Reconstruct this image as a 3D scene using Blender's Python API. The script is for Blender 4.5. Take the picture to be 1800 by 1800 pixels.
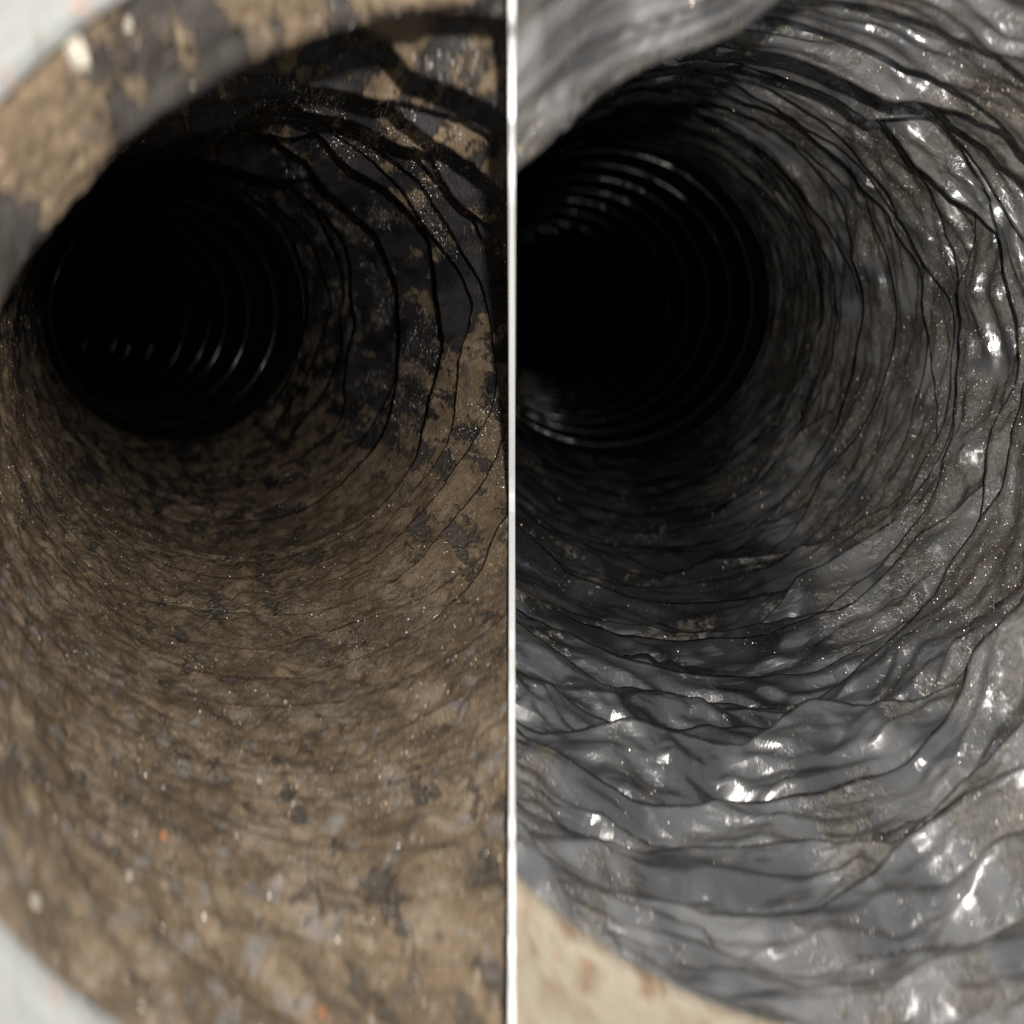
import bpy, bmesh, math
import numpy as np

# ------------------------------------------------------------------ camera, world, light, exposure
sc = bpy.context.scene
for o in list(bpy.data.objects):
    bpy.data.objects.remove(o)
col = sc.collection

FOCUS = 0.41
cd = bpy.data.cameras.new('camera')
cam = bpy.data.objects.new('camera', cd)
col.objects.link(cam)
cam.location = (0, 0, 0)
cam.rotation_euler = (math.radians(90), 0, 0)
cd.sensor_fit = 'HORIZONTAL'
cd.sensor_width = 36.0
cd.lens = 36.0
cd.clip_start = 0.005
cd.clip_end = 50
cd.dof.use_dof = True
cd.dof.focus_distance = FOCUS
cd.dof.aperture_fstop = 6.4
cd.dof.aperture_ratio = 2.0
sc.camera = cam

w = bpy.data.worlds.new('World')
sc.world = w
w.use_nodes = True
bg = w.node_tree.nodes['Background']
bg.inputs[0].default_value = (0.84, 0.92, 1.0, 1)
bg.inputs[1].default_value = 0.55

ld = bpy.data.lights.new('phone_flash', 'AREA')
ld.shape = 'DISK'
ld.size = 0.006
ld.energy = 1.22
ld.color = (1.0, 0.94, 0.87)
flash = bpy.data.objects.new('phone_flash', ld)
col.objects.link(flash)
flash.location = (0.014, 0.0, 0.031)
flash.rotation_euler = (math.radians(90), 0, 0)

sc.view_settings.view_transform = 'Standard'
sc.view_settings.look = 'None'
sc.view_settings.exposure = 0.0
sc.view_settings.gamma = 1.0
sc.view_settings.use_curve_mapping = False
sc.render.engine = 'CYCLES'
sc.cycles.use_denoising = True
sc.cycles.max_bounces = 3
sc.cycles.diffuse_bounces = 2
sc.cycles.glossy_bounces = 2
sc.cycles.use_adaptive_sampling = True
sc.cycles.adaptive_threshold = 0.02
sc.cycles.sample_clamp_indirect = 3.0

# ------------------------------------------------------------------ helpers: noise
RNG = np.random.RandomState(7)

def periodic_knots(rng, n, th, jitter=0.7):
    """piecewise linear random function of angle with sharp kinks, -1..1"""
    k = (np.arange(n) + rng.uniform(-.5, .5, n) * jitter) * 2 * math.pi / n
    v = rng.uniform(-1, 1, n)
    k = np.concatenate([k - 2 * math.pi, k, k + 2 * math.pi])
    v = np.concatenate([v, v, v])
    o = np.argsort(k)
    return np.interp(th, k[o], v[o])

def vnoise(x, y, px, seed):
    """value noise, periodic in x with px cells"""
    r = np.random.RandomState(seed).uniform(-1, 1, (px, 257))
    xi = np.floor(x).astype(int); yi = np.floor(y).astype(int)
    fx = x - xi; fy = y - yi
    fx = fx * fx * (3 - 2 * fx); fy = fy * fy * (3 - 2 * fy)
    a = r[xi % px, yi % 257]; b = r[(xi + 1) % px, yi % 257]
    c = r[xi % px, (yi + 1) % 257]; d = r[(xi + 1) % px, (yi + 1) % 257]
    return (a * (1 - fx) + b * fx) * (1 - fy) + (c * (1 - fx) + d * fx) * fy

def ang(th, c):           # angular distance from a direction (degrees)
    return np.abs((th - math.radians(c) + math.pi) % (2 * math.pi) - math.pi)

def sstep(x, a, b):
    u = np.clip((x - a) / (b - a), 0, 1)
    return u * u * (3 - 2 * u)

def crumple(x, y, px, seed):
    """sharp creased flat facets: each cell is a randomly turned pyramid, the tallest neighbour wins"""
    rs = np.random.RandomState(seed)
    ox = rs.uniform(0, 1, (px, 257)); oy = rs.uniform(0, 1, (px, 257))
    an = rs.uniform(0, math.pi, (px, 257)); el = rs.uniform(.55, 1.1, (px, 257))
    hh = rs.uniform(-.28, .28, (px, 257))
    ca, sa = np.cos(an), np.sin(an)
    xi = np.floor(x).astype(int); yi = np.floor(y).astype(int)
    best = np.full(x.shape, -9.0)
    for i in (-1, 0, 1):
        for j in (-1, 0, 1):
            cx = (xi + i) % px; cy = (yi + j) % 257
            dx = x - (xi + i + ox[cx, cy]); dy = y - (yi + j + oy[cx, cy])
            c, q = ca[cx, cy], sa[cx, cy]
            v = hh[cx, cy] - .72 * (np.abs(c * dx + q * dy) * el[cx, cy] + np.abs(c * dy - q * dx))
            best = np.maximum(best, v)
    return best + 0.30

def fbm(q, Y, cell, seed, octaves=4, gain=.55):
    """fractal noise over the unrolled duct, features about `cell` metres, 0..1"""
    tot = 0; amp = 1; s_ = 0
    for k in range(octaves):
        px = max(3, int(round(.628 / cell)))
        tot = tot + amp * vnoise(q * px, Y / cell + 13.7 * k, px, seed + k)
        s_ += amp; amp *= gain; cell *= .5
    return np.clip(.5 + .85 * tot / s_, 0, 1)

# ------------------------------------------------------------------ helpers: node materials
def newmat(name):
    m = bpy.data.materials.new(name)
    m.use_nodes = True
    nt = m.node_tree
    nt.nodes.clear()
    return m, nt

class N:
    def __init__(s, nt): s.nt = nt
    def new(s, t, **kw):
        n = s.nt.nodes.new(t)
        for k, v in kw.items():
            setattr(n, k, v)
        return n
    def link(s, a, b): s.nt.links.new(a, b)
    def put(s, inp, v):
        if hasattr(v, 'links'): s.link(v, inp)
        else: inp.default_value = v
    def math(s, op, a, b=0.0, clamp=False):
        n = s.new('ShaderNodeMath', operation=op, use_clamp=clamp)
        s.put(n.inputs[0], a); s.put(n.inputs[1], b)
        return n.outputs[0]
    def pos(s): return s.new('ShaderNodeNewGeometry').outputs['Position']
    def noise(s, vec, scale, detail=5, rough=.6, dist=0.0):
        n = s.new('ShaderNodeTexNoise')
        s.put(n.inputs['Vector'], vec)
        n.inputs['Scale'].default_value = scale; n.inputs['Detail'].default_value = detail
        n.inputs['Roughness'].default_value = rough; n.inputs['Distortion'].default_value = dist
        return n.outputs['Fac']
    def voro(s, vec, scale, feature='F1', rnd=1.0, metric='EUCLIDEAN'):
        n = s.new('ShaderNodeTexVoronoi', feature=feature, distance=metric)
        s.put(n.inputs['Vector'], vec)
        n.inputs['Scale'].default_value = scale; n.inputs['Randomness'].default_value = rnd
        return n
    def step(s, v, lo, hi):
        n = s.new('ShaderNodeMapRange', interpolation_type='SMOOTHSTEP')
        s.put(n.inputs[0], v)
        n.inputs[1].default_value = lo; n.inputs[2].default_value = hi
        return n.outputs[0]
    def mix(s, f, a, b):
        n = s.new('ShaderNodeMix', data_type='RGBA')
        s.put(n.inputs[0], f)
        for i, v in ((6, a), (7, b)):
            if hasattr(v, 'links'): s.link(v, n.inputs[i])
            else: n.inputs[i].default_value = (*v, 1)
        return n.outputs[2]
    def mixf(s, f, a, b):
        n = s.new('ShaderNodeMix', data_type='FLOAT')
        s.put(n.inputs[0], f); s.put(n.inputs[2], a); s.put(n.inputs[3], b)
        return n.outputs[0]
    def attr(s, name): return s.new('ShaderNodeAttribute', attribute_name=name).outputs['Fac']
    def bump(s, h, strength, dist, nrm=None):
        n = s.new('ShaderNodeBump')
        s.put(n.inputs['Height'], h)
        n.inputs['Strength'].default_value = strength; n.inputs['Distance'].default_value = dist
        if nrm is not None: s.link(nrm, n.inputs['Normal'])
        return n.outputs[0]
    def fleck_normal(s, nrm, colour, amount):
        a = s.new('ShaderNodeVectorMath', operation='SUBTRACT')
        s.link(colour, a.inputs[0]); a.inputs[1].default_value = (.5, .5, .5)
        b = s.new('ShaderNodeVectorMath', operation='SCALE')
        s.link(a.outputs[0], b.inputs[0]); b.inputs['Scale'].default_value = amount
        c = s.new('ShaderNodeVectorMath', operation='ADD')
        s.link(nrm, c.inputs[0]); s.link(b.outputs[0], c.inputs[1])
        d = s.new('ShaderNodeVectorMath', operation='NORMALIZE')
        s.link(c.outputs[0], d.inputs[0])
        return d.outputs[0]
    def principled(s, **kw):
        n = s.new('ShaderNodeBsdfPrincipled')
        for k, v in kw.items():
            inp = n.inputs[k.replace('_', ' ')]
            if hasattr(v, 'links'): s.link(v, inp)
            elif isinstance(v, tuple): inp.default_value = (*v, 1)
            else: inp.default_value = v
        return n.outputs[0]
    def out(s, sh): s.link(sh, s.new('ShaderNodeOutputMaterial').inputs[0])

def flecks(n, mask, scale, keep, nrm, amount):
    """scattered mineral flakes lying at all angles in the dust: returns (factor, tilted normal)"""
    v = n.voro(n.pos(), scale)
    sep = n.new('ShaderNodeSeparateColor'); n.link(v.outputs['Color'], sep.inputs[0])
    small = n.math('LESS_THAN', v.outputs['Distance'], 0.45)
    # more flakes survive where the mask is high
    thr = n.mixf(mask, .9985, keep)
    f = n.math('MULTIPLY', n.math('GREATER_THAN', sep.outputs[2], thr), small)
    wn = n.new('ShaderNodeTexWhiteNoise', noise_dimensions='3D')
    n.link(v.outputs['Position'], wn.inputs['Vector'])
    fn = n.fleck_normal(nrm, wn.outputs['Color'], amount)
    return f, fn

def vmix(n, f, a, b):
    m = n.new('ShaderNodeMix', data_type='VECTOR')
    n.put(m.inputs[0], f); n.link(a, m.inputs[4]); n.link(b, m.inputs[5])
    return m.outputs[1]

def mat_dirty():
    m, nt = newmat('dust_caked_film'); n = N(nt); p = n.pos()
    v0 = n.attr('cover'); tone = n.attr('tone')
    pv = n.new('ShaderNodeVectorMath', operation='MULTIPLY'); n.link(p, pv.inputs[0]); pv.inputs[1].default_value = (1, .55, 1); ps = pv.outputs[0]
    fine = n.noise(ps, 330, 4, .66, .4)
    fine2 = n.noise(ps, 1150, 3, .65)
    v = n.math('ADD', v0, n.math('MULTIPLY', n.math('SUBTRACT', fine, .5), .95))
    mask = n.step(v, .42, .58)
    c1 = n.mix(n.step(tone, .25, .75), (.152, .112, .072), (.205, .152, .098))
    c1 = n.mix(n.step(n.math('ADD', tone, fine), 1.05, 1.45), c1, (.262, .200, .135))
    c1 = n.mix(n.math('MULTIPLY', n.step(fine2, .55, .72), .8), c1, (.36, .29, .215))
    c1 = n.mix(n.math('MULTIPLY', n.step(fine2, .46, .30), .55), c1, (.09, .072, .055))
    c1 = n.mix(n.math('MULTIPLY', n.step(n.attr('dust'), .75, 1.0), n.step(n.math('ADD', n.math('MULTIPLY', tone, .25), fine), .66, .84)), c1, (.275, .226, .172))
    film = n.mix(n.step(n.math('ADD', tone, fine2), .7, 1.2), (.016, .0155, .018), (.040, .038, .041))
    film = n.mix(n.step(n.attr('dust'), .30, .85), film, n.mix(fine2, (.075, .066, .058), (.135, .117, .098)))  # dusty film tone; its drop with depth paints in the flash falloff
    spot = n.noise(ps, 165, 2, .5)
    c1 = n.mix(n.math('MULTIPLY', n.step(spot, .60, .67), .66), c1, n.mix(fine2, (.055, .047, .044), (.105, .090, .082)))
    c1 = n.mix(n.math('MULTIPLY', n.math('MULTIPLY', n.step(spot, .42, .34), n.step(n.attr('dust'), .80, 1.0)), .55), c1, (.255, .250, .250))
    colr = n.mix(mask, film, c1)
    lump = n.math('ADD', n.math('MULTIPLY', mask, n.math('ADD', .45, n.math('MULTIPLY', fine, 1.1))),
                  n.math('MULTIPLY', fine2, .55))
    b = n.bump(lump, .9, .0013)
    f, fn = flecks(n, n.attr('glit'), 1800, .42, b, 2.2)
    rough = n.mixf(f, n.mixf(mask, .42, .88), .34)
    n.out(n.principled(Base_Color=n.mix(f, colr, (.78, .76, .72)), Roughness=rough, Metallic=n.math('MULTIPLY', f, .8),
                       Specular_IOR_Level=n.mixf(mask, .5, .2), Normal=vmix(n, f, b, fn)))
    return m

def mat_clean():
    m, nt = newmat('grey_plastic_film'); n = N(nt); p = n.pos()
    v0 = n.attr('cover'); tone = n.attr('tone')
    fine = n.noise(p, 300, 4, .62, .6)
    v = n.math('ADD', v0, n.math('MULTIPLY', n.math('SUBTRACT', fine, .5), .7))
    mask = n.step(v, .46, .66)
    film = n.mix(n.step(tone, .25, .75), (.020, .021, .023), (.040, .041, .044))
    film = n.mix(n.step(n.attr('dust'), .08, .45), film, n.mix(n.step(tone, .25, .75), (.090, .090, .093), (.215, .213, .212)))  # pale near film, dark deep film: light falloff put into the colour
    dust = n.mix(n.step(fine, .4, .65), (.058, .050, .036), (.138, .117, .086))
    colr = n.mix(n.math('MULTIPLY', mask, .72), film, dust)
    rough = n.mixf(mask, n.mixf(tone, .14, .28), .55)
    wv = n.new('ShaderNodeAttribute', attribute_name='wrap').outputs['Vector']
    sv = n.new('ShaderNodeVectorMath', operation='MULTIPLY'); n.link(wv, sv.inputs[0]); sv.inputs[1].default_value = (1, 3.2, 1)
    cr = n.math('ADD', n.voro(sv.outputs[0], 46, 'F1', 1.0, 'MANHATTAN').outputs['Distance'], n.math('MULTIPLY', n.voro(sv.outputs[0], 105, 'F1', 1.0, 'MANHATTAN').outputs['Distance'], .5))
    h = n.math('ADD', n.math('MULTIPLY', cr, .42), n.math('MULTIPLY', fine, n.mixf(mask, .05, .26)))
    b = n.bump(h, .55, .0042)
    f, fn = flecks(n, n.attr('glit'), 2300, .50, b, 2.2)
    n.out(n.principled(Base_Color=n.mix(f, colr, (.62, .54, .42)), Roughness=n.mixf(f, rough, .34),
                       Metallic=n.math('MULTIPLY', f, .85), Specular_IOR_Level=.9, Coat_Weight=n.mixf(mask, .45, .05), Coat_Roughness=.20, Normal=vmix(n, f, b, fn)))
    return m

def mat_wire():
    m, nt = newmat('film_covered_wire'); n = N(nt); p = n.pos()
    b = n.bump(n.noise(p, 30, 2, .5), .25, .008)
    r = n.mixf(n.noise(p, 60, 3, .5), .10, .2)
    n.out(n.principled(Base_Color=(.018, .018, .020), Roughness=r, Specular_IOR_Level=.9, Normal=b))
    return m

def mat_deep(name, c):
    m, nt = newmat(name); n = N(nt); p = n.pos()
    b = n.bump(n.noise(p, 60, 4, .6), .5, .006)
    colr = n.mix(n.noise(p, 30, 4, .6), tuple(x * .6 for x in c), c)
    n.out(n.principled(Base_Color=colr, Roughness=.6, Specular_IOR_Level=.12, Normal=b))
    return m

def mat_paint(name, base, stain, lo, hi):
    m, nt = newmat(name); n = N(nt); p = n.pos()
    k = n.step(n.noise(p, 70, 5, .6, .8), lo, hi)
    k2 = n.step(n.noise(p, 210, 4, .6), .58, .7)
    colr = n.mix(k, base, stain)
    colr = n.mix(n.math('MULTIPLY', k2, .6), colr, (.42, .24, .17))
    b = n.bump(n.noise(p, 260, 5, .65), .5, .002)
    n.out(n.principled(Base_Color=colr, Roughness=.4, Specular_IOR_Level=.5, Normal=b))
    return m

def mat_plain(name, c, rough=.6):
    m, nt = newmat(name); n = N(nt); p = n.pos()
    k = n.noise(p, 300, 4, .6)
    colr = n.mix(k, tuple(x * .92 for x in c), c)
    n.out(n.principled(Base_Color=colr, Roughness=rough, Normal=n.bump(k, .1, .0005)))
    return m

M_dirty = mat_dirty()
M_clean = mat_clean()
M_wire = mat_wire()
M_deepL = mat_deep('deep_film_shade_left', (.016, .014, .012))  # film colour darkened to paint the unlit far bore
M_deepR = mat_deep('deep_film_shade_right', (.009, .009, .010))  # same film near black, shade of the bore put into the colour
M_white = mat_paint('white_painted_metal', (.27, .28, .275), (.20, .165, .135), .52, .75)
M_cream = mat_paint('rust_stained_cream_metal', (.42, .37, .285), (.26, .17, .11), .45, .70)
M_strip = mat_plain('white_strip', (.95, .95, .95))
M_panel = mat_plain('dark_board', (.03, .03, .032), .8)
M_crumbW = mat_plain('pale_crumb', (.46, .42, .35), .5)
M_crumbO = mat_plain('orange_crumb', (.36, .15, .075), .6)

# ------------------------------------------------------------------ helpers: meshes
PX = 1800.0
R = 0.10
KCUT = 4.6 / PX       # the boards between the ducts widen away from the viewer by this slope

def mesh_from_grid(name, P, mat, parent, attrs=None, close=True, cut=0, kind=None):
    """P: (rows, cols, 3) world points; columns wrap round the duct"""
    nr, nc = P.shape[:2]
    verts = P.reshape(-1, 3)
    i = np.arange(nr - 1)[:, None]; j = np.arange(nc if close else nc - 1)[None, :]
    j2 = (j + 1) % nc
    f = np.stack([i * nc + j, i * nc + j2, (i + 1) * nc + j2, (i + 1) * nc + j], -1).reshape(-1, 4)
    return mesh_from_arrays(name, verts, f, mat, parent, attrs, cut)

def mesh_from_arrays(name, verts, f, mat, parent, attrs=None, cut=0):
    loc = np.array(parent.location) if parent is not None else np.zeros(3)
    me = bpy.data.meshes.new(name)
    n = f.shape[1]
    me.vertices.add(len(verts)); me.loops.add(f.size); me.polygons.add(len(f))
    me.vertices.foreach_set('co', (verts - loc).astype(np.float32).ravel())
    me.loops.foreach_set('vertex_index', f.astype(np.int32).ravel())
    me.polygons.foreach_set('loop_start', (np.arange(len(f)) * n).astype(np.int32))
    me.polygons.foreach_set('use_smooth', np.ones(len(f), bool))
    me.update(calc_edges=True)
    for k, v in (attrs or {}).items():
        if v.ndim == 3:
            me.attributes.new(k, 'FLOAT_VECTOR', 'POINT').data.foreach_set('vector', v.astype(np.float32).ravel())
            continue
        a = me.attributes.new(k, 'FLOAT', 'POINT')
        a.data.foreach_set('value', v.astype(np.float32).ravel())
    if cut:
        trim(me, cut, loc)
    if len(me.polygons) == 0:
        bpy.data.meshes.remove(me)
        return None
    me.materials.append(mat)
    o = bpy.data.objects.new(name, me)
    col.objects.link(o)
    if parent is not None: o.parent = parent
    return o

def trim(me, side, loc=np.zeros(3)):
    """cut the mesh along the board between the ducts, keep x on the given side"""
    bm = bmesh.new(); bm.from_mesh(me)
    bmesh.ops.bisect_plane(bm, geom=bm.verts[:] + bm.edges[:] + bm.faces[:], dist=1e-7,
                           plane_co=tuple(-np.array(loc)), plane_no=(-side, KCUT, 0), clear_outer=True)
    bm.to_mesh(me); bm.free()

def tag(o, label, cat, group=None, kind=None):
    if label: o['label'] = label
    if cat: o['category'] = cat
    if group: o['group'] = group
    if kind: o['kind'] = kind
    return o

def empty(name, loc):
    o = bpy.data.objects.new(name, None)
    o.empty_display_size = .02
    col.objects.link(o); o.location = loc
    return o

class Axis:
    """centre line of a bent duct, from sections (centre x, centre y, radius) measured in the photograph"""
    def __init__(s, keys, scale=1.0):
        s.k = scale; s.R = R * scale
        y = np.array([R * scale * PX / k[2] for k in keys])
        x = np.array([(k[0] - 900) / PX for k in keys]) * y
        z = np.array([(900 - k[1]) / PX for k in keys]) * y
        lg = np.log(y)
        t = np.linspace(lg[0], lg[-1], 900)
        ker = np.hanning(31); ker /= ker.sum()
        def sm(v):
            q = np.interp(t, lg, v)
            q2 = np.concatenate([2 * q[0] - q[15:0:-1], q, 2 * q[-1] - q[-2:-17:-1]])
            return np.convolve(q2, ker, 'valid')
        s.t, s.x, s.z = t, sm(x), sm(z)
    def at(s, y):
        l = np.log(np.maximum(y, 1e-3))
        return np.interp(l, s.t, s.x), np.interp(l, s.t, s.z)
    def point(s, y, th, r):
        cx, cz = s.at(y)
        return np.stack([cx + r * np.cos(th), y, cz + r * np.sin(th)], -1)

def pleated_liner(parent, ax, bounds, seed, zone, mat, side, wob, hmax, amp_c, ncol=700, attr_fn=None, lip=None, lump=.1, ridge=.0, grow=1.0, fold2=.38, fold_fade=(.27, .60), floor_calm=0.0):
    """one mesh per pleat; each climbs inwards towards a crest and drops behind it"""
    rng = np.random.RandomState(seed)
    th = np.linspace(0, 2 * math.pi, ncol, endpoint=False) + 2.6
    nb = len(bounds)
    S = np.zeros((nb, ncol))
    for i, b in enumerate(bounds):
        pitch = (bounds[min(i + 1, nb - 1)] - bounds[max(i - 1, 0)]) / (2 if 0 < i < nb - 1 else 1)
        w_ = 0 if i == 0 or i == nb - 1 else wob
        S[i] = b + w_ * pitch * (.76 * periodic_knots(rng, 10, th % (2 * math.pi)) + .24 * periodic_knots(rng, 24, th % (2 * math.pi)))
        if i:
            S[i] = np.maximum(S[i], S[i - 1] + .07 * pitch)
    if lip is not None: S[0] = S[0] - lip(th)
    all_pts = []
    for i in range(nb - 1):
        L = S[i + 1] - S[i]
        mean = L.mean()
        n_up = 34 if bounds[i] / ax.k < .42 else (22 if bounds[i] / ax.k < .6 else 13)
        t = np.concatenate([np.linspace(0, 1, n_up) ** .9, [1.0] * 0])
        H = hmax * (.62 + .38 * periodic_knots(rng, 10, th % (2 * math.pi))) * zone(th, bounds[i] / ax.k)
        H *= np.clip(L / mean, .35, 1.25)
        yk = bounds[i] / ax.k
        H = H * (1 - .86 * float(sstep(np.array(yk), *fold_fade)))
        if i == 0 and lip is not None: H = H + .26 * lip(th)
        over = L * (.10 + .14 * rng.uniform(0, 1)) * np.clip(zone(th, bounds[i] / ax.k), 0, 1)
        if i == nb - 2: over = over * 0; H = H * 0
        ybase = S[i]; ytop = S[i + 1] + over
        Y = ybase[None, :] + (ytop - ybase)[None, :] * t[:, None]
        bulge = .35 + .3 * periodic_knots(rng, 9, th % (2 * math.pi))
        ex = 1.55 + .9 * (bulge[None, :] - .35)
        prof = t[:, None] ** ex
        D = H[None, :] * prof
        # falling back face behind the crest
        tb = np.linspace(0, 1, 7)[1:]
        Yb = ytop[None, :] * (1 - tb[:, None]) + S[i + 1][None, :] * tb[:, None]
        Db = D[-1][None, :] * (1 - tb[:, None])
        Y = np.concatenate([Y, Yb]); D = np.concatenate([D, Db])
        TH = np.broadcast_to(th[None, :], Y.shape)
        q = (TH % (2 * math.pi)) / (2 * math.pi)
        # creases of the crumpled film, long round the duct, short along it
        Yw = Y; Y = Y / ax.k
        yy = Y * 9.5 / R
        boost = 1 + (grow - 1) * (1 - sstep(Y, .27, .40)) * (1 - sstep(ang(TH, 285), 1.2, 2.1))
        floor_ = 1 - sstep(ang(TH, 258), .8, 1.7)
        calm = (1 - floor_calm * floor_) * (1 - .6 * sstep(Y, .40, .62)) * (1 - .35 * (1 - sstep(Y, .19, .225)) * (1 - sstep(ang(TH, 90), 1.0, 1.7)))
        c1 = crumple(q * 10 + Y * 13, Y * 95 + 2.2 * vnoise(q * 6, Y * 9, 6, seed + 33), 10, seed + 3)
        c2 = crumple(q * 24 - Y * 40, Y * 200 + 2.5 * vnoise(q * 9, Y * 14, 9, seed + 34), 24, seed + 5)
        c3 = vnoise(q * 160, yy * 2.4, 160, seed + 7)
        env = np.concatenate([np.minimum(1, t * 6) * (1 - .62 * sstep(t, .72, 1)), .38 * (1 - tb)])[:, None]
        D = D + env * boost * calm * amp_c * (c1 * 1.0 + c2 * fold2 + c3 * lump)
        D = D + env * .0045 * lump * vnoise(q * 290, Y * 460, 290, seed + 8)
        ra = vnoise(q * 7 + Y * 16, Y * 80 + 3.1, 7, seed + 21); rb = vnoise(q * 15 - Y * 30, Y * 150 + 7.7, 15, seed + 22)
        D = D + env * calm * ridge * (np.clip(1 - np.abs(ra) * 5.5, 0, 1) ** 1.6 + .55 * np.clip(1 - np.abs(rb) * 5, 0, 1) ** 1.6)
        if ridge > .001:    # close-packed little pleats between the big ones
            w3 = Y * 215 + 1.9 * vnoise(q * 10, Y * 18, 10, seed + 51) + .5 * vnoise(q * 34, Y * 60, 34, seed + 52)
            m3 = .35 + .65 * sstep(vnoise(q * 16, Y * 40, 16, seed + 53), -.25, .45)
            D = D + env * .0019 * m3 * np.abs((w3 % 1.0) * 2 - 1) ** 1.4
        if floor_calm:      # caked lumps of dust
            D = D + env * floor_ * (.0016 * vnoise(q * 62, Y * 70, 62, seed + 41) + .0011 * vnoise(q * 130, Y * 150, 130, seed + 42))
        sag = .004 * vnoise(q * 5, Y * 14, 5, seed + 11)
        D = D - .62 * hmax * zone(TH, Y) * (1 - .86 * sstep(Y, *fold_fade))
        if i == nb - 2:
            fade = np.concatenate([1 - t, tb * 0])[:, None]
            D = D * fade; sag = sag * fade
        rr = ax.R - D * ax.k + sag * ax.k
        P = ax.point(Yw, TH, rr)
        A = attr_fn(TH, Y, seed) if attr_fn else {}
        o = mesh_from_grid('pleat', P, mat, parent, A, cut=side)
        all_pts.append((P, A))
    return all_pts

def stretched_liner(parent, ax, ys, mat, seed, ncol=180, side=0, attr_fn=None, mat2=None, y2=0):
    th = np.linspace(0, 2 * math.pi, ncol, endpoint=False)
    for a, b in zip(ys[:-1], ys[1:]):
        t = np.linspace(0, 1, 9)
        Y = a + (b - a) * np.broadcast_to(t[:, None], (9, ncol))
        TH = np.broadcast_to(th[None, :], Y.shape)
        q = TH / (2 * math.pi)
        rr = ax.R + .003 * np.sin(math.pi * t)[:, None] + .0012 * vnoise(q * 24, Y * 60, 24, seed)
        rr[0] = ax.R; rr[-1] = ax.R
        near = mat2 is not None and a < y2
        mesh_from_grid('liner_band', ax.point(Y, TH, rr), mat2 if near else mat, parent,
                       attr_fn(TH, Y / ax.k, seed) if near else None, cut=side)
    t = np.linspace(0, 1, 8)
    Y = ys[-1] + .12 * np.broadcast_to(t[:, None], (8, ncol))
    TH = np.broadcast_to(th[None, :], Y.shape)
    mesh_from_grid('light_stop_cap', ax.point(Y, TH, np.maximum(ax.R * np.sqrt(1 - t * t), .0005)[:, None] * np.ones((1, ncol))), mat, parent, cut=side)  # added end cap, keeps outside light out of the far end

def wire_ring(parent, ax, y, rad, mat, side=0, seed=0):
    n, k = 200, 10
    th = np.linspace(0, 2 * math.pi, n, endpoint=False)
    ph = np.linspace(0, 2 * math.pi, k, endpoint=False)
    q = th / (2 * math.pi)
    wob = .0010 * vnoise(q * 7, np.full(n, seed * 1.37), 7, 91) + .0005 * vnoise(q * 23, np.full(n, seed * 2.1), 23, 92)
    P = np.zeros((k, n, 3))
    # each ring stands square to the bent centre line
    x0, z0 = ax.at(np.array([y - .01, y + .01]))
    sx, sz = (x0[1] - x0[0]) / .02, (z0[1] - z0[0]) / .02
    for j in range(k):
        r = ax.R - .0008 + wob + rad * math.cos(ph[j])
        yy = y + rad * math.sin(ph[j]) + wob * .6
        P[j] = ax.point(yy * np.ones(n), th, r)
    P = np.concatenate([P, P[:1]])
    return mesh_from_grid('wire_ring', P, mat, parent, cut=side)

# ------------------------------------------------------------------ the two ducts
# --- left: the dusty duct
axL = Axis([(800, 905, 1098), (800, 950, 910), (645, 835, 800), (560, 740, 650), (480, 660, 500), (430, 610, 420),
            (380, 565, 330), (335, 548, 265), (290, 548, 200), (205, 555, 150), (90, 570, 110), (-60, 580, 80)])
dirty = tag(empty('flexible_duct', (-.05, .16, -.10)),
            'dust caked flexible duct with brown dirt, left of the white strip', 'duct', 'pair of flexible ducts')

def zoneL(th, y):          # deep folds to the right and above, dust fills them underneath
    up = 1 - sstep(ang(th, 40), 1.0, 1.8)
    return .025 + .975 * up * (.22 + .78 * sstep(np.asarray(y, float), .196, .216))

def attrL(TH, Y, seed):
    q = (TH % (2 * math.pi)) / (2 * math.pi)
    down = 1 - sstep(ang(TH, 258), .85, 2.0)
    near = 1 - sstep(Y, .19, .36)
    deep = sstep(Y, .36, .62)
    dust = np.clip((.07 + .81 * down + .44 * near) * (1 - .95 * deep * (1 - .50 * down)), 0, 1)  # real dust on the floor; the depth term also paints shade
    n1 = .38 * fbm(q, Y * .5, .026, seed + 50) + .62 * fbm(q, Y * .5, .0075, seed + 60, 3)
    cover = n1 + (dust - .5) * .60 + .085
    cover -= .19 * near * (1 - sstep(np.abs(Y - .25), .0, .08)) 
    glit = sstep(fbm(q, Y, .020, seed + 70, 3), .48, .68) * np.clip((1 - sstep(ang(TH, 35), .6, 1.4)) + .30 * down, 0, 1)
    return {'dust': dust, 'glit': glit, 'cover': cover, 'tone': fbm(q, Y * .5, .008, seed + 80)}

bL = [.1639, .198]
rs = np.random.RandomState(21)
y = .198
while y < .76:
    y += (.021 if y < .46 else .040) * rs.uniform(.75, 1.3)
    bL.append(y)
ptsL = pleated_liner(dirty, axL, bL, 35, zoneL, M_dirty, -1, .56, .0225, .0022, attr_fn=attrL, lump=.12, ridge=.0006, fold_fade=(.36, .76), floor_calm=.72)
ysL = np.concatenate([[bL[-1]], np.geomspace(bL[-1] + .05, 2.2, 13)])
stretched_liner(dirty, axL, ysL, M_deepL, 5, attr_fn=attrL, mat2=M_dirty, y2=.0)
for i, yy in enumerate(ysL[2:-1]):
    wire_ring(dirty, axL, yy, .0018, M_wire, 0, i + 1)

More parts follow.
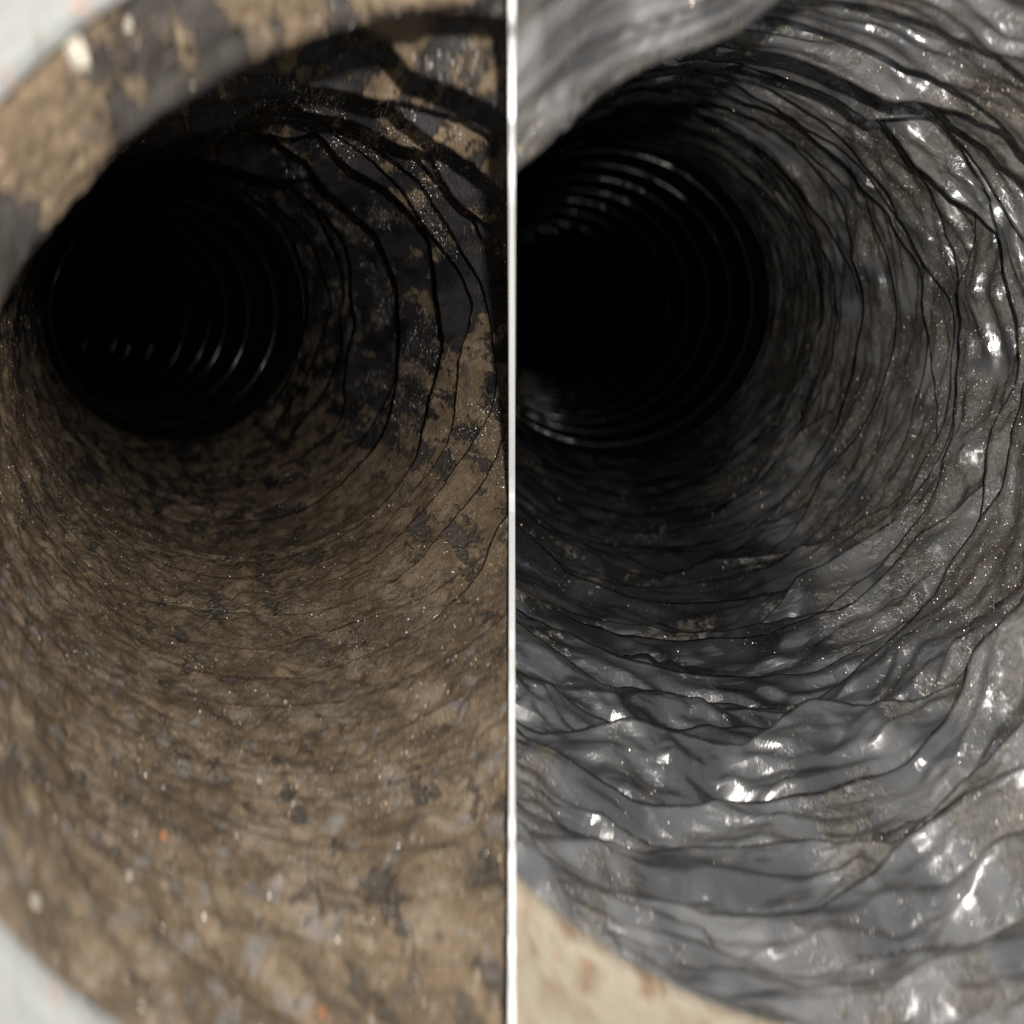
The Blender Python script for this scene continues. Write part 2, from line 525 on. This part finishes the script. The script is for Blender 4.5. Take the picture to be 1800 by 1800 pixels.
# --- right: the cleaned duct
axR = Axis([(1600, 850, 1000), (1588, 838, 945), (1350, 780, 750), (1290, 700, 650), (1245, 625, 550), (1190, 580, 450),
            (1130, 555, 370), (1080, 525, 280), (1045, 525, 235), (1015, 530, 200), (965, 540, 150), (885, 552, 100), (770, 562, 70)], 1.25)
clean = tag(empty('flexible_duct', (.06, .188, -.10)),
            'cleaned flexible duct of shiny dark grey film, right of the white strip', 'duct', 'pair of flexible ducts')

def zoneR(th, y):
    up = 1 - sstep(ang(th, 40), 1.3, 2.4)
    return (.80 + .20 * up) * (.14 + .86 * sstep(np.asarray(y, float), .186, .202))

def attrR(TH, Y, seed):
    q = (TH % (2 * math.pi)) / (2 * math.pi)
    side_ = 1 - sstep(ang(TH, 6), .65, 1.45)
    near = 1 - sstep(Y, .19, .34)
    dust = np.clip(.10 + .56 * side_ * (1 - .6 * sstep(Y, .40, .62)) + .30 * near, 0, 1)  # dust on the side wall; near and depth terms also paint light falloff
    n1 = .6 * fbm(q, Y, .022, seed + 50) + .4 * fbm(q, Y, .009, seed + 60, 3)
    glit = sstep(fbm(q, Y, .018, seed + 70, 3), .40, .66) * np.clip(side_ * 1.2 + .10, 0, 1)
    return {'dust': dust, 'glit': glit, 'wrap': np.stack([.1 * np.cos(TH) + .1 * Y, Y, .1 * np.sin(TH) + .17 * Y], -1), 'cover': n1 + (dust - .5) * .55, 'tone': fbm(q, Y, .015, seed + 80)}

def lipR(th):
    return .046 * (1 - sstep(ang(th, 138), .45, .85))

bR = [.225, .241]
rs = np.random.RandomState(5)
y = .241
while y < .80:
    y += (.0190 if y < .55 else .032) * rs.uniform(.75, 1.3)
    bR.append(y)
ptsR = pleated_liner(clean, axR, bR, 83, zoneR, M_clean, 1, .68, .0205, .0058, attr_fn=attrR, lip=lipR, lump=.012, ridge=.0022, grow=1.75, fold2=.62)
ysR = np.concatenate([[bR[-1]], np.geomspace(bR[-1] + .05, 3.1, 15)])
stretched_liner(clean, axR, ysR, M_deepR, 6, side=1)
for i, yy in enumerate(ysR[1:-1]):
    wire_ring(clean, axR, yy, .0016, M_wire, 1, i + 40)

# ------------------------------------------------------------------ painted collars round the mouths
def collar(name, ax, y, r0, r1, mat, side, label, seed, arc=None):
    n = 400
    th = np.linspace(0, 2 * math.pi, n, endpoint=False) if arc is None else np.radians(np.linspace(arc[0], arc[1], n))
    prof = [(r0 + .0140, .0045), (r0 + .0040, .0035), (r0 - .0026, .0022), (r0 - .0033, .0006), (r0 - .0016, -.0022), (r0 + .0012, -.007), (r0 + .0040, -.018),
            (r0 + .008, -.034), (r0 + .0125, -.052), (r0 + .016, -.064), (r0 + .020, -.064), (r0 + .018, -.052), (r0 + .008, .007)]
    q = th / (2 * math.pi)
    wob = .0012 * vnoise(q * 9, np.full(n, .3), 9, seed) + .0006 * vnoise(q * 40, np.full(n, .7), 40, seed + 1)
    P = np.zeros((len(prof), n, 3))
    cx, cz = ax.at(np.array([y]))
    for k, (r, dy) in enumerate(prof):
        rr = r + wob
        P[k] = np.stack([cx + rr * np.cos(th), np.full(n, y + dy - .003) + wob * .5, cz + rr * np.sin(th)], -1)
    o = mesh_from_grid(name, P, mat, None, cut=side, close=arc is None)
    return tag(o, label, 'duct collar', 'painted collars round the duct mouths')

collL = collar('duct_collar', axL, .1639, R, R + .07, M_white, -1, 'white painted collar rim at the mouth of the dusty duct', 3)
collR = collar('duct_collar', axR, .225, R * 1.25, R * 1.25 + .07, M_cream, 1, 'cream rust stained collar rim at the mouth of the clean duct', 4, arc=(185, 400))

# ------------------------------------------------------------------ collage divider bar, added as a board between the ducts
def box(name, x0, x1, y0, y1, z0, z1, mat, parent, taper=None):
    bm = bmesh.new()
    k = (taper or 1.0)
    v = [bm.verts.new(p) for p in ((x0, y0, z0), (x1, y0, z0), (x1 * k, y1, z0), (x0 * k, y1, z0),
                                   (x0, y0, z1), (x1, y0, z1), (x1 * k, y1, z1), (x0 * k, y1, z1))]
    for f in ((0, 3, 2, 1), (4, 5, 6, 7), (0, 1, 5, 4), (1, 2, 6, 5), (2, 3, 7, 6), (3, 0, 4, 7)):
        bm.faces.new([v[i] for i in f])
    bmesh.ops.recalc_face_normals(bm, faces=bm.faces)
    loc = parent.location
    bmesh.ops.translate(bm, verts=bm.verts, vec=(-loc[0], -loc[1], -loc[2]))
    me = bpy.data.meshes.new(name); bm.to_mesh(me); bm.free()
    me.materials.append(mat)
    o = bpy.data.objects.new(name, me); col.objects.link(o); o.parent = parent
    return o

board = tag(empty('collage_divider', (0, .17, -.22)), 'white collage divider bar, built as an added board between the two ducts', 'divider')

def nearest_wall(pts, side, rows):
    """how far away the duct walls meet the board, for each height on the picture"""
    best = np.full(len(rows), 9.0)
    for P, A in pts:
        m = np.abs(P[..., 0] - side * KCUT * P[..., 1]) < .0016
        if not m.any(): continue
        v = 900 - PX * P[..., 2][m] / P[..., 1][m]; y_ = P[..., 1][m]
        k = np.round((v - rows[0]) / (rows[1] - rows[0])).astype(int)
        ok = (k >= 0) & (k < len(rows))
        np.minimum.at(best, k[ok], y_[ok])
    return best

rows = np.linspace(-60, 1860, 65)
wall = np.minimum(nearest_wall(ptsL, -1, rows), nearest_wall(ptsR, 1, rows))
for c in (collL, collR):
    P = np.zeros(len(c.data.vertices) * 3, np.float32); c.data.vertices.foreach_get('co', P); P = P.reshape(-1, 3)
    P = P[np.abs(P[:, 0]) < .006]
    if len(P):
        wall = np.minimum(wall, nearest_wall([(P * np.array([0, 1, 1]) + np.abs(P[:, 1:2]) * np.array([KCUT, 0, 0]), None)], 1, rows))
front = np.minimum(wall, FOCUS)
front = np.array([front[max(0, i - 1):i + 2].min() for i in range(len(front))])
sm = np.convolve(np.pad(front, 2, 'edge'), [.1, .2, .4, .2, .1], 'valid')
front = np.minimum(front, sm)
idx = np.arange(len(front))
front = np.min(front[None, :] + .0075 * np.abs(idx[:, None] - idx[None, :]), 1) - .0018
zf = (900 - rows) / PX * front

def strip_mesh(name, y_front, y_back, z_front, z_back, mat, k):
    """a board whose front edge follows the hollow of the ducts"""
    n = len(y_front); V = []
    for yf, yb, za, zb in zip(y_front, y_back, z_front, z_back):
        V += [(-k * yf, yf, za), (k * yf, yf, za), (k * yb, yb, zb), (-k * yb, yb, zb)]
    F = []
    for i in range(n - 1):
        for j in range(4):
            F.append((i * 4 + j, i * 4 + (j + 1) % 4, i * 4 + 4 + (j + 1) % 4, i * 4 + 4 + j))
    F.append((0, 1, 2, 3)); m = (n - 1) * 4; F.append((m + 3, m + 2, m + 1, m))
    o = mesh_from_arrays(name, np.array(V), np.array(F), mat, board)
    o.data.polygons.foreach_set('use_smooth', np.zeros(len(F), bool))
    return o

strip_mesh('edge_strip', front, front + .0035, zf, zf, M_strip, KCUT * 1.15)
strip_mesh('light_stop_panel', front + .004, np.full(len(front), 3.1), zf, np.linspace(1.3, -.35, len(zf)), M_panel, KCUT * .9)  # added dark panel, closes the cut duct against stray light

# ------------------------------------------------------------------ grit
def grit(name, pts, count, smin, smax, mat, side, seed, label, pick, ymax=.55):
    rng = np.random.RandomState(seed)
    base = np.array([(0, 0, 1), (0, 0, -1), (1, 0, 0), (-1, 0, 0), (0, 1, 0), (0, -1, 0)], float)
    tri = np.array([(0, 2, 4), (0, 4, 3), (0, 3, 5), (0, 5, 2), (1, 4, 2), (1, 3, 4), (1, 5, 3), (1, 2, 5)])
    V, F = [], []
    n = 0; tries = 0
    while n < count and tries < count * 40:
        tries += 1
        P, A = pts[rng.randint(len(pts))]
        i = rng.randint(P.shape[0] - 8); j = rng.randint(P.shape[1])
        p = P[i, j]
        if p[1] > ymax or side * p[0] < KCUT * p[1] + .001: continue
        u = 900 + PX * p[0] / p[1]; v = 900 - PX * p[2] / p[1]
        if not (-40 < u < 1840 and -40 < v < 1840): continue
        if rng.uniform() > pick(A['dust'][i, j], A['glit'][i, j]): continue
        sz = smin * (smax / smin) ** (rng.uniform() ** 2.2)
        q = base * sz * rng.uniform(.5, 1.2, (6, 1))
        a, b_, c_ = rng.uniform(0, 6.28, 3)
        rz = np.array([[math.cos(a), -math.sin(a), 0], [math.sin(a), math.cos(a), 0], [0, 0, 1]])
        rx = np.array([[1, 0, 0], [0, math.cos(b_), -math.sin(b_)], [0, math.sin(b_), math.cos(b_)]])
        V.append(q @ (rz @ rx).T + p); F.append(tri + n * 6); n += 1
    o = mesh_from_arrays(name, np.concatenate(V), np.concatenate(F), mat, None)
    for pl in (o.data.polygons,):
        pl.foreach_set('use_smooth', np.zeros(len(pl), bool))
    return tag(o, label, 'grit', kind='stuff')

def mat_grit(name, a, b_):
    m, nt = newmat(name); n = N(nt); p = n.pos()
    k = n.noise(p, 800, 2, .5)
    n.out(n.principled(Base_Color=n.mix(n.step(k, .35, .65), a, b_), Roughness=.35, Specular_IOR_Level=.7))
    return m

grit('dust_grit', ptsL, 2600, .00012, .0008, mat_grit('tan_grit', (.20, .15, .10), (.55, .47, .36)), -1, 8,
     'loose tan grit strewn over the dusty duct lining', lambda d, g: .25 + .75 * d)
grit('dust_grit', ptsR, 250, .00010, .0005, mat_grit('pale_grit', (.30, .25, .18), (.62, .57, .48)), 1, 9,
     'fine pale grit sprinkled over the grey film', lambda d, g: .15 + .85 * d)

# ------------------------------------------------------------------ single crumbs lying on the dust
def on_wall(pts, u, v, side):
    """the nearest lining point seen at a place in the photograph, and its outward-facing direction"""
    best = (9, None)
    for P, A in pts:
        d = np.hypot(900 + PX * P[..., 0] / P[..., 1] - u, 900 - PX * P[..., 2] / P[..., 1] - v) + P[..., 1] * 12
        k = np.unravel_index(np.argmin(d), d.shape)
        if best[1] is None or d[k] < best[0]: best = (d[k], P[k])
    return best[1]

def crumb(pts, ax, u, v, size, mat, label, seed, side):
    rng = np.random.RandomState(seed)
    p = on_wall(pts, u, v, side)
    bm = bmesh.new()
    bmesh.ops.create_icosphere(bm, subdivisions=2, radius=1.0)
    st = rng.uniform(.55, 1.25, 3); ph = rng.uniform(0, 6, 6)
    for w_ in bm.verts:
        c = w_.co
        k = 1 + .22 * math.sin(3 * c.x + ph[0]) * math.sin(2.5 * c.y + ph[1]) + .16 * math.sin(5 * c.z + ph[2] + 2 * c.x)
        w_.co = (c.x * k * st[0] * size, c.y * k * st[1] * size, c.z * k * st[2] * size)
    me = bpy.data.meshes.new('debris_crumb'); bm.to_mesh(me); bm.free()
    me.materials.append(mat)
    o = bpy.data.objects.new('debris_crumb', me); col.objects.link(o)
    cx, cz = ax.at(np.array([p[1]]))
    inward = np.array([cx[0] - p[0], 0, cz[0] - p[2]]); inward /= np.linalg.norm(inward)
    o.location = tuple(p + inward * size * .35)
    o.rotation_euler = tuple(rng.uniform(0, 6, 3))
    return tag(o, label, 'crumb', 'crumbs of debris on the dust')

for k, (u, v, px, mat, label) in enumerate([
        (501, 1237, 5, M_crumbW, 'tiny white crumb standing out on brown dust in the middle of the dusty duct floor'),
        (455, 1375, 6, M_crumbW, 'pale crumb on brown dust just below the tiny white crumb'),
        (286, 1471, 7, M_crumbO, 'small orange crumb among grey spots on the dusty duct floor'),
        (567, 1784, 9, M_crumbO, 'orange crumb at the very bottom edge below the dusty duct floor'),
        (225, 1543, 9, M_crumbW, 'round pale crumb in the blurred dust below the small orange crumb'),
        (58, 1586, 12, M_crumbW, 'larger pale crumb beside the white collar at the bottom left'),
        (125, 82, 24, M_crumbW, 'biggest pale lump on brown film beside the white collar at the top left'),
        (220, 46, 11, M_crumbW, 'pale crumb right of the biggest lump at the top left')]):
    q_ = on_wall(ptsL, u, v, -1)
    crumb(ptsL, axL, u, v, px / PX * q_[1], mat, label, 300 + k, -1)
